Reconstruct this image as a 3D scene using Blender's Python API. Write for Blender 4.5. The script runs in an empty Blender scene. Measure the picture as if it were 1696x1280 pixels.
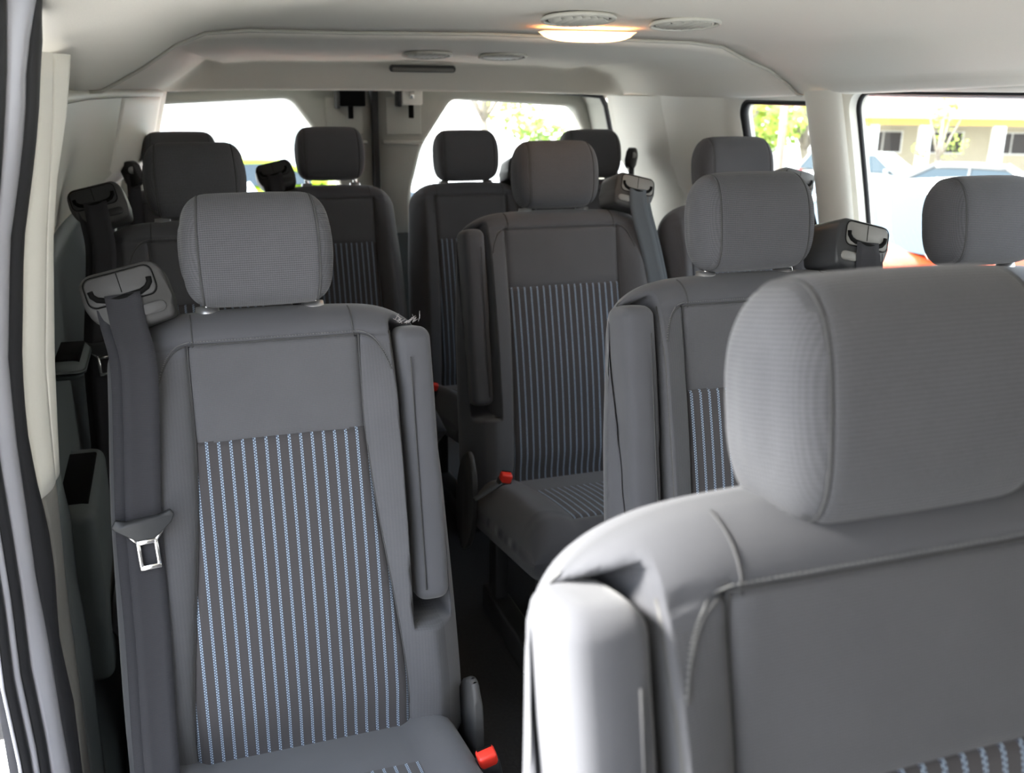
import bpy, bmesh, math, random
from mathutils import Vector, Matrix
random.seed(7)
SC = bpy.context.scene
COL = SC.collection
# ---------------------------------------------------------------- camera
CAM = Vector((-.71, 0, 1.28))
cam = bpy.data.cameras.new('camera'); co = bpy.data.objects.new('camera', cam); COL.objects.link(co)
cam.sensor_width = 36; cam.sensor_fit = 'HORIZONTAL'; cam.lens = 36*1594.4/1696
R_ = Vector((.94367194, -.33075775, .0090871)); U_ = Vector((.08933345, .28112489, .95550423)); F_ = Vector((.31859504, .90087075, -.2948374))
co.matrix_world = Matrix(((R_.x, U_.x, -F_.x, CAM.x), (R_.y, U_.y, -F_.y, CAM.y), (R_.z, U_.z, -F_.z, CAM.z), (0, 0, 0, 1)))
cam.clip_start = .02; cam.clip_end = 500
cam.dof.use_dof = True; cam.dof.focus_distance = 1.45; cam.dof.aperture_fstop = 6.5
SC.camera = co
# ---------------------------------------------------------------- world, sun, exposure
W = bpy.data.worlds.new('sky'); SC.world = W; W.use_nodes = True
nt = W.node_tree; nt.nodes.clear()
out = nt.nodes.new('ShaderNodeOutputWorld'); bg = nt.nodes.new('ShaderNodeBackground')
tc = nt.nodes.new('ShaderNodeTexCoord'); sx = nt.nodes.new('ShaderNodeSeparateXYZ'); rp = nt.nodes.new('ShaderNodeValToRGB')
nt.links.new(tc.outputs['Generated'], sx.inputs[0]); nt.links.new(sx.outputs['Z'], rp.inputs[0])
rp.color_ramp.elements[0].position = 0; rp.color_ramp.elements[0].color = (1, .985, .955, 1)
rp.color_ramp.elements[1].position = .8; rp.color_ramp.elements[1].color = (.66, .80, 1, 1)
nt.links.new(rp.outputs[0], bg.inputs[0]); bg.inputs[1].default_value = 2.6
nt.links.new(bg.outputs[0], out.inputs[0])
sl = bpy.data.lights.new('sun', 'SUN'); sl.energy = 10.0; sl.angle = math.radians(18); sl.color = (1, .97, .9)
so = bpy.data.objects.new('sun', sl); COL.objects.link(so)
so.rotation_euler = Vector((-1, .34, .72)).to_track_quat('Z', 'Y').to_euler()
SC.view_settings.view_transform = 'Standard'; SC.view_settings.look = 'None'
SC.view_settings.exposure = 1.47; SC.view_settings.gamma = 1; SC.view_settings.use_curve_mapping = False
SC.cycles.max_bounces = 10; SC.cycles.diffuse_bounces = 6; SC.cycles.transparent_max_bounces = 16
SC.cycles.use_denoising = True

# ---------------------------------------------------------------- materials
def newmat(name, col=(.5, .5, .5), rough=.6, metal=0., spec=.5):
    m = bpy.data.materials.new(name); m.use_nodes = True
    b = m.node_tree.nodes['Principled BSDF']
    b.inputs['Base Color'].default_value = (*col, 1); b.inputs['Roughness'].default_value = rough
    b.inputs['Metallic'].default_value = metal; b.inputs['Specular IOR Level'].default_value = spec
    return m
class N:
    def __init__(s, m): s.t = m.node_tree; s.b = s.t.nodes['Principled BSDF']
    def n(s, k, **kw):
        x = s.t.nodes.new('ShaderNode'+k)
        for a, v in kw.items(): setattr(x, a, v)
        return x
    def l(s, a, b): s.t.links.new(a, b)
    def math(s, op, a, b=None, c=None):
        x = s.n('Math', operation=op)
        for i, v in enumerate((a, b, c)):
            if v is None: continue
            if isinstance(v, (int, float)): x.inputs[i].default_value = v
            else: s.l(v, x.inputs[i])
        return x.outputs[0]
    def mix(s, f, a, b):
        x = s.n('Mix', data_type='RGBA')
        if isinstance(f, (int, float)): x.inputs[0].default_value = f
        else: s.l(f, x.inputs[0])
        for i, v in ((6, a), (7, b)):
            if isinstance(v, tuple): x.inputs[i].default_value = (*v, 1)
            else: s.l(v, x.inputs[i])
        return x.outputs[2]
def grain(m, col, amt=.12, scale=60, bump=.15, dist=.002, coord='Object'):
    g = N(m); tc = g.n('TexCoord'); no = g.n('TexNoise'); no.inputs['Scale'].default_value = scale; no.inputs['Detail'].default_value = 4
    g.l(tc.outputs[coord], no.inputs['Vector'])
    a = tuple(c*(1-amt) for c in col); b = tuple(min(1, c*(1+amt)) for c in col)
    g.l(g.mix(no.outputs['Fac'], a, b), g.b.inputs['Base Color'])
    if bump:
        bu = g.n('Bump'); bu.inputs['Strength'].default_value = bump; bu.inputs['Distance'].default_value = dist
        g.l(no.outputs['Fac'], bu.inputs['Height']); g.l(bu.outputs[0], g.b.inputs['Normal'])
    return m
def plastic(name, col, rough=.5, amt=.05, scale=300, bump=.1, metal=0.):
    return grain(newmat(name, col, rough, metal, .3), col, amt, scale, bump, .0006)

def fabric(name, col, rib=.0031, cross=.0031, depth=.35, contrast=.28, sheen=.12):
    """ribbed cloth on UVs in metres"""
    m = newmat(name, col, .95, 0, .15); g = N(m)
    uv = g.n('UVMap'); sp = g.n('SeparateXYZ'); g.l(uv.outputs[0], sp.inputs[0])
    s1 = g.math('SINE', g.math('MULTIPLY', sp.outputs[1], 2*math.pi/rib))
    s2 = g.math('SINE', g.math('MULTIPLY', sp.outputs[0], 2*math.pi/cross))
    h = g.math('ADD', g.math('MULTIPLY', s1, .7), g.math('MULTIPLY', s2, .3))
    h01 = g.math('MULTIPLY_ADD', h, .5, .5)
    no = g.n('TexNoise'); no.inputs['Scale'].default_value = 14; no.inputs['Detail'].default_value = 6
    tc = g.n('TexCoord'); g.l(tc.outputs['Object'], no.inputs['Vector'])
    no2 = g.n('TexNoise'); no2.inputs['Scale'].default_value = 900; no2.inputs['Detail'].default_value = 2
    g.l(tc.outputs['Object'], no2.inputs['Vector'])
    f = g.math('ADD', g.math('MULTIPLY', h01, .55), g.math('MULTIPLY', no2.outputs['Fac'], .45))
    lo = tuple(c*(1-contrast) for c in col); hi = tuple(c*(1+contrast) for c in col)
    c1 = g.mix(f, lo, hi)
    c2 = g.mix(g.math('MULTIPLY', no.outputs['Fac'], .22), c1, tuple(c*1.9 for c in col))
    g.l(c2, g.b.inputs['Base Color'])
    bu = g.n('Bump'); bu.inputs['Strength'].default_value = depth; bu.inputs['Distance'].default_value = .0008
    g.l(f, bu.inputs['Height']); g.l(bu.outputs[0], g.b.inputs['Normal'])
    g.b.inputs['Sheen Weight'].default_value = sheen; g.b.inputs['Sheen Roughness'].default_value = .5
    return m

def striped(name, period=.0165):
    """charcoal twill with double rows of pale blue dots"""
    m = newmat(name, (.05, .05, .055), .95, 0, .15); g = N(m)
    uv = g.n('UVMap'); sp = g.n('SeparateXYZ'); g.l(uv.outputs[0], sp.inputs[0])
    u, v = sp.outputs[0], sp.outputs[1]
    fr = g.math('FRACT', g.math('DIVIDE', u, period))
    def line(c, w): return g.math('LESS_THAN', g.math('ABSOLUTE', g.math('SUBTRACT', fr, c)), w)
    def dots(ph): return g.math('LESS_THAN', g.math('FRACT', g.math('ADD', g.math('DIVIDE', v, .0042), ph)), .58)
    d = g.math('MAXIMUM', g.math('MULTIPLY', line(.43, .048), dots(0)), g.math('MULTIPLY', line(.57, .048), dots(.5)))
    halo = line(.5, .13)
    tw = g.math('SINE', g.math('MULTIPLY', g.math('ADD', u, v), 2*math.pi/.0016))
    base = g.mix(g.math('MULTIPLY_ADD', tw, .5, .5), (.037, .035, .0375), (.068, .0635, .066))
    c = g.mix(g.math('MULTIPLY', halo, .75), base, (.055, .068, .11))
    c = g.mix(d, c, (.30, .38, .47))
    g.l(c, g.b.inputs['Base Color'])
    bu = g.n('Bump'); bu.inputs['Strength'].default_value = .3; bu.inputs['Distance'].default_value = .0008
    g.l(g.math('ADD', d, g.math('MULTIPLY', tw, .2)), bu.inputs['Height']); g.l(bu.outputs[0], g.b.inputs['Normal'])
    g.b.inputs['Sheen Weight'].default_value = .2
    return m
def webbing(name, col):
    m = newmat(name, col, .8, 0, .2); g = N(m)
    uv = g.n('UVMap'); sp = g.n('SeparateXYZ'); g.l(uv.outputs[0], sp.inputs[0])
    s1 = g.math('SINE', g.math('MULTIPLY', sp.outputs[1], 2*math.pi/.0022))
    s2 = g.math('SINE', g.math('MULTIPLY', g.math('ADD', sp.outputs[0], sp.outputs[1]), 2*math.pi/.0016))
    h = g.math('MULTIPLY_ADD', g.math('ADD', s1, g.math('MULTIPLY', s2, .4)), .35, .5)
    g.l(g.mix(h, tuple(c*.75 for c in col), tuple(c*1.3 for c in col)), g.b.inputs['Base Color'])
    bu = g.n('Bump'); bu.inputs['Strength'].default_value = .3; bu.inputs['Distance'].default_value = .0005
    g.l(h, bu.inputs['Height']); g.l(bu.outputs[0], g.b.inputs['Normal'])
    return m
def glass(name, tint=(1, 1, 1), gl=.07):
    m = bpy.data.materials.new(name); m.use_nodes = True; t = m.node_tree; t.nodes.clear()
    o = t.nodes.new('ShaderNodeOutputMaterial'); a = t.nodes.new('ShaderNodeBsdfTransparent'); b = t.nodes.new('ShaderNodeBsdfGlossy'); x = t.nodes.new('ShaderNodeMixShader')
    a.inputs[0].default_value = (*tint, 1); b.inputs['Roughness'].default_value = .02; x.inputs[0].default_value = gl
    t.links.new(a.outputs[0], x.inputs[1]); t.links.new(b.outputs[0], x.inputs[2]); t.links.new(x.outputs[0], o.inputs[0])
    return m
def emit(name, col, st):
    m = newmat(name, col, .4); b = m.node_tree.nodes['Principled BSDF']
    b.inputs['Emission Color'].default_value = (*col, 1); b.inputs['Emission Strength'].default_value = st
    return m

CH = (.074, .0745, .081)
M = dict(
 rib=fabric('ribbed_charcoal_cloth', CH, .0031, .0031, .7, .68), ribf=fabric('fine_woven_charcoal_cloth', CH, .0022, .0022, .3, .3),
 bolster=fabric('ribbed_bolster_cloth', tuple(c*.95 for c in CH), .0018, .0045, .3, .25),
 smooth=fabric('smooth_knit_cloth', (.068, .069, .077), .0009, .0009, .15, .12, .2),
 stripe=striped('striped_insert_cloth'),
 seam=grain(newmat('seam_thread', (.05, .05, .052), .9), (.05, .05, .052), .3, 500, 0),
 thread=newmat('stitch_thread', (.13, .13, .13), .9),
 belt=webbing('belt_webbing', (.027, .027, .031)), beltb=webbing('worn_belt_webbing', (.078, .088, .100)),
 plast=plastic('black_trim_plastic', (.03, .031, .033), .45), plastg=plastic('dark_grey_plastic', (.055, .054, .054), .5),
 plastl=plastic('warm_grey_plastic', (.17, .166, .155), .5), dgrey=plastic('grey_side_trim', (.10, .115, .115), .55),
 beige=plastic('beige_trim_plastic', (.60, .585, .52), .55, .03), cream=plastic('cream_pillar_plastic', (.80, .78, .71), .5, .02),
 head=grain(newmat('woven_headliner', (.79, .75, .675), .95), (.79, .75, .675), .04, 500, .15, .001),
 doorg=plastic('grey_door_trim', (.42, .42, .38), .55, .04), rubber=plastic('black_rubber', (.018, .018, .02), .5),
 jamb=plastic('silver_grey_painted_jamb', (.46, .46, .50), .35, .04, 40, .02, .3),
 chrome=newmat('polished_steel', (.75, .74, .72), .22, 1.), satin=newmat('satin_grey_metal', (.45, .45, .46), .35, .8),
 red=newmat('red_buckle_plastic', (.75, .035, .02), .4), carpet=grain(newmat('black_floor_mat', (.022, .022, .024), .95), (.022, .022, .024), .4, 120, .4, .003),
 black=newmat('black_slot', (.004, .004, .004), .8, 0, .1), glass=glass('window_glass', (.97, .99, .97)),
 lens=emit('lit_lamp_lens', (1, .55, .22), 1.6), bulb=emit('glowing_bulb', (1, .82, .55), 9),
)
# ---------------------------------------------------------------- mesh helpers
def mesh_obj(name, verts, faces, mat, parent=None, uvs=None, smooth=True):
    me = bpy.data.meshes.new(name); me.from_pydata([tuple(v) for v in verts], [], faces); me.update()
    if smooth:
        me.polygons.foreach_set('use_smooth', [True]*len(me.polygons))
    if uvs is not None:
        l = me.uv_layers.new(name='UVMap')
        for lp in me.loops: l.data[lp.index].uv = uvs[lp.vertex_index]
    me.materials.append(M[mat] if isinstance(mat, str) else mat)
    return link(name, me, parent)
def link(name, me, parent=None):
    o = bpy.data.objects.new(name, me); COL.objects.link(o)
    if parent is not None: o.parent = parent
    return o
def from_bm(name, bm, mat, parent=None, smooth=True):
    bmesh.ops.recalc_face_normals(bm, faces=bm.faces)
    me = bpy.data.meshes.new(name); bm.to_mesh(me); bm.free()
    me.polygons.foreach_set('use_smooth', [smooth]*len(me.polygons))
    me.materials.append(M[mat] if isinstance(mat, str) else mat)
    return link(name, me, parent)
def bx(bm, c, s, bev=.0, seg=2, rot=None):
    r = bmesh.ops.create_cube(bm, size=1); vs = r['verts']
    bmesh.ops.scale(bm, vec=Vector(s), verts=vs)
    if bev:
        es = list({e for v in vs for e in v.link_edges})
        rr = bmesh.ops.bevel(bm, geom=es, offset=bev, segments=seg, affect='EDGES', profile=.5)
        vs = list({v for f in rr['faces'] for v in f.verts} | {v for v in vs if v.is_valid})
    if rot is not None: bmesh.ops.rotate(bm, cent=(0, 0, 0), matrix=rot, verts=vs)
    bmesh.ops.translate(bm, vec=Vector(c), verts=vs)
    return vs
def box(name, c, s, mat, parent=None, bev=.003, seg=2, rot=None):
    bm = bmesh.new(); bx(bm, c, s, bev, seg, rot); return from_bm(name, bm, mat, parent, smooth=False if not bev else True)
def cyl(name, a, b, r, mat, parent=None, n=16, r2=None):
    a, b = Vector(a), Vector(b); d = b-a; bm = bmesh.new()
    bmesh.ops.create_cone(bm, cap_ends=True, segments=n, radius1=r, radius2=r if r2 is None else r2, depth=d.length)
    bmesh.ops.transform(bm, matrix=Matrix.Translation((a+b)/2) @ d.to_track_quat('Z', 'Y').to_matrix().to_4x4(), verts=bm.verts)
    o = from_bm(name, bm, mat, parent, True)
    return o
def tube(name, pts, r, mat, parent=None, n=8, closed=False, flat=1.):
    pts = [Vector(p) for p in pts]; V = []; Fc = []; L = len(pts)
    prev = None
    for i, p in enumerate(pts):
        if closed: d = pts[(i+1) % L]-pts[i-1]
        else: d = pts[min(L-1, i+1)]-pts[max(0, i-1)]
        d.normalize()
        if prev is None:
            a = d.orthogonal().normalized()
        else:
            a = (prev-d*prev.dot(d)).normalized()
        prev = a; b = d.cross(a)
        rr = r[i] if isinstance(r, (list, tuple)) else r
        for k in range(n):
            t = 2*math.pi*k/n; V.append(p+a*math.cos(t)*rr+b*math.sin(t)*rr*flat)
    for i in range(L if closed else L-1):
        j = (i+1) % L
        for k in range(n):
            k2 = (k+1) % n; Fc.append((i*n+k, i*n+k2, j*n+k2, j*n+k))
    if not closed: Fc += [tuple(range(n))[::-1], tuple(range((L-1)*n, L*n))]
    return mesh_obj(name, V, Fc, mat, parent)
def prism(name, poly, y0, y1, mat, parent=None, bev=.003, mtx=None, seg=2):
    """polygon in local XZ, extruded from y0 to y1"""
    bm = bmesh.new(); a = [bm.verts.new((p[0], y0, p[1])) for p in poly]; b = [bm.verts.new((p[0], y1, p[1])) for p in poly]
    bm.faces.new(a); bm.faces.new(b[::-1]); n = len(poly)
    for i in range(n): bm.faces.new((a[i], b[i], b[(i+1) % n], a[(i+1) % n]))
    if bev: bmesh.ops.bevel(bm, geom=list(bm.edges), offset=bev, segments=seg, affect='EDGES', profile=.5)
    if mtx is not None: bmesh.ops.transform(bm, matrix=mtx, verts=bm.verts)
    return from_bm(name, bm, mat, parent, True)
def rrect(w, h, r, n=5, cx=0, cz=0):
    P = []
    for qx, qz, t0 in ((1, 1, 0), (-1, 1, 90), (-1, -1, 180), (1, -1, 270)):
        for i in range(n+1):
            t = math.radians(t0+90*i/n); P.append((cx+qx*(w/2-r)+r*math.cos(t), cz+qz*(h/2-r)+r*math.sin(t)))
    return P
def thing(name, label, cat, loc=(0, 0, 0), rz=0, group=None):
    o = bpy.data.objects.new(name, None); COL.objects.link(o); o.location = loc; o.rotation_euler = (0, 0, rz)
    return tag(o, label, cat, group)
def tag(o, label, cat, group=None):
    o['label'] = label; o['category'] = cat
    if group: o['group'] = group
    return o
def struct(o, label=None):
    o['kind'] = 'structure'
    if label: o['label'] = label
    return o
def ss(a, b, x):
    t = max(0, min(1, (x-a)/(b-a))); return t*t*(3-2*t)
def lerp(a, b, t): return a+(b-a)*t
def interp(tab, x):
    if x <= tab[0][0]: return tab[0][1]
    for (a, p), (b, q) in zip(tab, tab[1:]):
        if x <= b: return p+(q-p)*(x-a)/(b-a)
    return tab[-1][1]

# ================================================================ SETTING: van shell
ROOF_Y = [(-1.6, 1.42), (0, 1.43), (1.5, 1.420), (2.2, 1.402), (2.21, 1.388), (2.7, 1.378), (3.12, 1.362)]
def taper(y, z, side):
    k = (.16 if side < 0 else .045)*(max(0, (y-2.3)/.95)**1.5)
    return k*ss(.93, 1.07, z)
def wall_x(y, z, side):
    b = interp([(0, .90), (.25, .935), (.9, .955), (1.03, .925), (1.13, .90), (1.275, .862), (1.4, .83)], z)
    if side > 0: b -= .0
    return side*(b-taper(y, z, side))
def grid(name, fn, us, vs, mat, parent=None, flip=False, thick=0, skip=None):
    V = []; Fc = []
    for u in us:
        for v in vs: V.append(fn(u, v))
    n = len(vs)
    for i in range(len(us)-1):
        for j in range(n-1):
            if skip and skip(us[i], us[i+1], vs[j], vs[j+1]): continue
            q = (i*n+j, i*n+j+1, (i+1)*n+j+1, (i+1)*n+j); Fc.append(q[::-1] if flip else q)
    o = mesh_obj(name, V, Fc, mat, parent, uvs=[(0, 0)]*len(V))
    if thick:
        md = o.modifiers.new('solid', 'SOLIDIFY'); md.thickness = thick; md.offset = -1
    return o
def fr(a, b, n): return [a+(b-a)*i/n for i in range(n+1)]

struct(box('floor', (0, 1.0, -.03), (2.0, 5.2, .06), 'carpet', bev=0))

def ceil_pt(y, a):
    """a in -1..1 across"""
    zc = interp(ROOF_Y, y); s = -1 if a < 0 else 1; t = abs(a)
    xe = abs(wall_x(min(y, 3.2), 1.275, s))
    crease = lerp(.28, .52, ss(1.0, 2.15, y)) if y <= 2.2 else .50*xe/.86
    ze = interp([(0, 1.30), (1.5, 1.293), (2.5, 1.262), (3.3, 1.256)], y) if s > 0 else 1.27
    tab = [(0, (0, zc)), (.35, (crease, zc-.006)), (.55, (.61*(xe/.86 if y > 2.2 else 1), min(zc-.014, 1.386 if y < 2.2 else zc-.012))), (.68, (.67*xe/.86, 1.362)),
           (.80, (.735*xe/.86, 1.318)), (.90, (.79*xe/.86, 1.275+.012)), (.95, (.82*xe/.86, ze+.002)), (1, (xe+.012, ze))]
    if s < 0:
        lf = interp([(1.0, .13), (1.2, .112), (1.34, .045), (1.6, .012), (1.85, 0)], y)
        tab = [(p, (q[0], min(q[1]+lf*ss(.5, 1, p), zc-.004))) for p, q in tab]
    if s > 0: tab[4:7] = [(.80, (.75, 1.335)), (.90, (.81, ze+.028)), (.95, (.84, ze+.006))]
    for (p, A), (q, B) in zip(tab, tab[1:]):
        if t <= q:
            f = (t-p)/(q-p); return Vector((s*lerp(A[0], B[0], f), y, lerp(A[1], B[1], f)))
    return Vector((s*tab[-1][1][0], y, ze))
AS = [-1, -.97, -.95, -.92, -.9, -.87, -.84, -.8, -.76, -.72, -.68, -.64, -.6, -.55, -.5, -.44, -.35, -.2, 0, .2, .35, .44, .5, .55, .6, .64, .68, .72, .76, .8, .84, .87, .9, .92, .95, .97, 1]
o = struct(grid('ceiling', ceil_pt, fr(-1.3, 2.2, 35), AS, 'head', thick=.03, flip=True))
# rear lowered headliner section running into the header above the rear doors
def rear_ceil(u, a):
    if u <= 3.12: return ceil_pt(u, a)
    t = u-3.12
    p = ceil_pt(3.12, a)
    # header face curve: t 0..1
    zb = 1.262+.010*(1-abs(a)**2)
    s = min(1, t/.6); f = ss(0, 1, s)
    z = lerp(p.z, min(p.z, zb), f); y = 3.12+.10*s**.6
    if t > .6: y += (t-.6)*.6; z = min(p.z, zb)
    if abs(a) > .8: z = min(z, p.z)
    return Vector((p.x, y, z))
o = struct(grid('trim_1', rear_ceil, fr(2.205, 3.12, 12)+[3.12+x for x in fr(.04, 1.0, 24)], AS, 'head', thick=.02, flip=True), 'lowered rear headliner section above the back rows')
seam_pts = [ceil_pt(2.2, a)+Vector((0, 0, -.003)) for a in AS[1:-1]]
struct(tube('trim_2', seam_pts, .0045, 'beige', n=6), 'curved seam across the headliner')
# left cant rail
struct(tube('trim_3', [(wall_x(y, 1.262, -1)+.01, y, 1.262) for y in fr(1.36, 3.2, 14)], .012, 'beige', n=8), 'moulding between left wall and headliner')

# --- walls
YL = fr(1.30, 3.32, 26); ZU = [.965, .98]+fr(1.0, 1.272, 10)
struct(grid('wall_left', lambda y, z: Vector((wall_x(y, z, -1)-.006*(1-ss(2.6, 2.75, y)), y, z)), YL, ZU, 'beige', thick=.03, flip=True))
struct(grid('trim_4', lambda y, z: Vector((wall_x(y, z, -1)+.010*ss(.0, .05, 1.0-z), y, z)), fr(1.33, 3.32, 26), fr(0, .985, 16), 'dgrey', thick=.03, flip=True), 'dark grey lower side panel on the left')
struct(grid('trim_5', lambda y, z: Vector((wall_x(y, z, -1)+.012*math.sin(math.pi*min(1, (y-2.82)/.45)), y, z)), fr(2.82, 3.27, 12), fr(.95, 1.268, 8), 'cream', thick=.01, flip=True), 'left rear pillar cover')
# right wall with two window openings
def ring_wall(V, Fc, inner, outer, mapf):
    n = len(inner); b = len(V); K = 5
    for k in range(K+1):
        for i in range(n):
            y = lerp(inner[i][0], outer[i][0], k/K); z = lerp(inner[i][1], outer[i][1], k/K); V.append(mapf(y, z, k))
    for k in range(K):
        for i in range(n):
            j = (i+1) % n; Fc.append((b+k*n+i, b+k*n+j, b+(k+1)*n+j, b+(k+1)*n+i))
def outer_match(inner, y0, y1, z0, z1):
    cy = sum(p[0] for p in inner)/len(inner); cz = sum(p[1] for p in inner)/len(inner)
    iy0 = min(p[0] for p in inner); iy1 = max(p[0] for p in inner); iz0 = min(p[1] for p in inner); iz1 = max(p[1] for p in inner)
    out = []
    for (y, z) in inner:
        out.append((y0+(y-iy0)/(iy1-iy0)*(y1-y0), z0+(z-iz0)/(iz1-iz0)*(z1-z0)))
    # push to rectangle border
    res = []
    for (y, z) in out:
        dy = 2*(y-(y0+y1)/2)/(y1-y0); dz = 2*(z-(z0+z1)/2)/(z1-z0); m = max(abs(dy), abs(dz)); dy /= m; dz /= m
        res.append(((y0+y1)/2+dy*(y1-y0)/2, (z0+z1)/2+dz*(z1-z0)/2))
    for c_ in ((y0, z0), (y0, z1), (y1, z0), (y1, z1)):
        i_ = min(range(len(res)), key=lambda i: (res[i][0]-c_[0])**2+(res[i][1]-c_[1])**2); res[i_] = c_
    return res
def win_loop(y0, y1, z0, z1, r, n=8, m=10):
    base = rrect(y1-y0, z1-z0, r, n, (y0+y1)/2, (z0+z1)/2); P = []
    for i, p in enumerate(base):
        q = base[(i+1) % len(base)]; d = math.hypot(q[0]-p[0], q[1]-p[1]); k = max(1, int(d/.06))
        for t in range(k): P.append((lerp(p[0], q[0], t/k), lerp(p[1], q[1], t/k)))
    return P
W1 = win_loop(2.16, 2.55, .84, 1.258, .05); W2 = win_loop(.55, 2.055, .84, 1.283, .05)
def wtop(y): return interp([(0, 1.31), (1.5, 1.303), (2.5, 1.272), (3.3, 1.266)], y)
V = []; Fc = []
def mapr(y, z, k):
    lip = [.020, .008, .002, 0, 0, 0][k]
    z = min(z, wtop(y)); return Vector((wall_x(y, z, 1)+lip, y, z))
for w, (a, b) in ((W1, (2.12, 2.63)), (W2, (.40, 2.12))):
    ring_wall(V, Fc, w, outer_match(w, a, b, .80, 1.31), mapr)
    n = len(w); b0 = len(V)
    for i in range(n): p = mapr(*w[i], 0); V.append(p)
    for i in range(n): p = mapr(*w[i], 0); V.append(p+Vector((.045, 0, 0)))
    for i in range(n): j = (i+1) % n; Fc.append((b0+i, b0+n+i, b0+n+j, b0+j))
def addgrid(V, Fc, fn, us, vs):
    b = len(V); n = len(vs)
    for u in us:
        for v in vs: V.append(fn(u, v))
    for i in range(len(us)-1):
        for j in range(n-1): Fc.append((b+i*n+j, b+i*n+j+1, b+(i+1)*n+j+1, b+(i+1)*n+j))
wr = lambda y, z: Vector((wall_x(y, min(z, wtop(y)), 1), y, min(z, wtop(y))))
addgrid(V, Fc, wr, fr(2.63, 3.32, 12), fr(.80, 1.29, 10)); addgrid(V, Fc, wr, fr(-1.0, .40, 6), fr(.80, 1.31, 8))
wrt = mesh_obj('wall_right', V, Fc, 'cream'); struct(wrt)
struct(grid('trim_6', lambda y, z: Vector((wall_x(y, z, 1)-.010*ss(.0, .05, .83-z), y, z)), fr(-1.0, 3.32, 30), fr(0, .82, 12), 'dgrey', thick=.03), 'dark grey lower side panel on the right')
# pillar cover between the two right windows
def pil(t, z):
    y = lerp(2.045, 2.185, t); x = wall_x(y, z, 1)-.004-.034*math.sin(math.pi*t)**.55
    return Vector((x, y, min(z, wtop(y))))
struct(grid('trim_7', pil, [0, .02, .05, .1, .18, .3, .45, .6, .75, .85, .92, .96, 1], fr(.80, 1.285, 14), 'cream'), 'rounded pillar cover between the right windows')
struct(grid('trim_8', lambda y, z: Vector((wall_x(y, z, 1)-.012*math.sin(math.pi*min(1, (y-2.95)/.34)), y, z)), fr(2.95, 3.29, 12), fr(.80, 1.262, 8), 'cream'), 'right rear pillar cover')
for k, w in ((1, W1), (2, W2)):
    pane = struct(mesh_obj('window_%d' % k, [mapr(*p, 0)+Vector((.045, 0, 0)) for p in w], [tuple(range(len(w)))], 'glass', smooth=False))
    tube('window_gasket', [mapr(*p, 0)+Vector((.016 if k == 1 else .028, 0, 0)) for p in w], .014 if k == 1 else .007, 'rubber', pane, n=8, closed=True)
# outside roof and upper skin closing the van
struct(box('trim_9', (0, 1.2, 1.50), (1.86, 4.6, .04), 'jamb', bev=.015), 'outer roof skin')
struct(grid('trim_10', lambda y, z: Vector((.985 if z < 1.2 else lerp(.985, .93, (z-1.2)/.3), y, z)), [-1.0, .52, 2.0], [-.4, .2, .82], 'jamb'), 'outer side skin on the right')

# --- rear doors
def door_ring(name, outer, inner, y, mat, parent=None, depth=.05):
    V = []; Fc = []; n = len(inner)
    loops = [[(p, y+depth) for p in outer], [(p, y) for p in outer]]
    c = (sum(p[0] for p in inner)/n, sum(p[1] for p in inner)/n)
    ex = lambda k: [((c[0]+(p[0]-c[0])*k, c[1]+(p[1]-c[1])*k)) for p in inner]
    loops += [[(p, y) for p in ex(1.10)], [(p, y-.006) for p in ex(1.05)], [(p, y+.0) for p in ex(1.0)], [(p, y+depth) for p in ex(.985)]]
    for L in loops:
        for p, yy in L: V.append((p[0], yy, p[1]))
    for k in range(len(loops)-1):
        for i in range(n):
            j = (i+1) % n; Fc.append((k*n+i, k*n+j, (k+1)*n+j, (k+1)*n+i))
    return mesh_obj(name, V, Fc, mat, parent)
def smooth_poly(P, r=.04, n=5):
    out = []
    L = len(P)
    for i in range(L):
        a, b, c = Vector(P[i-1]), Vector(P[i]), Vector(P[(i+1) % L])
        u = (a-b).normalized(); v = (c-b).normalized(); rr = min(r, (a-b).length*.4, (c-b).length*.4)
        p0 = b+u*rr; p1 = b+v*rr
        for k in range(n+1):
            t = k/n; out.append(tuple((1-t)**2*p0+2*t*(1-t)*b+t*t*p1))
    res = []
    for i, p in enumerate(out):
        q = out[(i+1) % len(out)]; d = math.hypot(q[0]-p[0], q[1]-p[1]); k = max(1, int(d/.05))
        for t in range(k): res.append((lerp(p[0], q[0], t/k), lerp(p[1], q[1], t/k)))
    return res
DY = 3.50
for s, nm in ((-1, 'door_1'), (1, 'door_2')):
    xo = .76 if s < 0 else .80
    inner = smooth_poly([(s*(xo-.03), 1.222), (s*.285, 1.246), (s*.17, 1.08), (s*.128, .93), (s*.125, .80), (s*xo, .80), (s*(xo+.035), 1.06)], .03)
    x0, x1 = .006, .90
    outer = []
    cx, cz = s*.45, 1.03
    for p in inner:
        dx, dz = p[0]-cx, p[1]-cz; m = max(abs(dx)/.447, abs(dz)/.26); dx /= m; dz /= m
        outer.append((cx+dx, cz+dz))
    d = struct(door_ring(nm, outer, inner, DY, 'doorg'))
    g = mesh_obj('pane', [(p[0], DY+.045, p[1]) for p in inner], [tuple(range(len(inner)))], 'glass', d, smooth=False)
    box('lower_panel', (s*.453, DY+.025, .385), (.894, .05, .77), 'dgrey', d, .006)
    box('latch_recess', (s*.105, DY-.002, 1.185), (.13, .012, .13), 'doorg', d, .005)
    box('upper_rib', (s*.10, DY-.006, 1.095), (.15, .02, .014), 'doorg', d, .006)
struct(box('trim_11', (0, DY-.004, .66), (.022, .05, 1.32), 'rubber', bev=.003), 'dark gap seal where the two rear doors meet')
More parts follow.
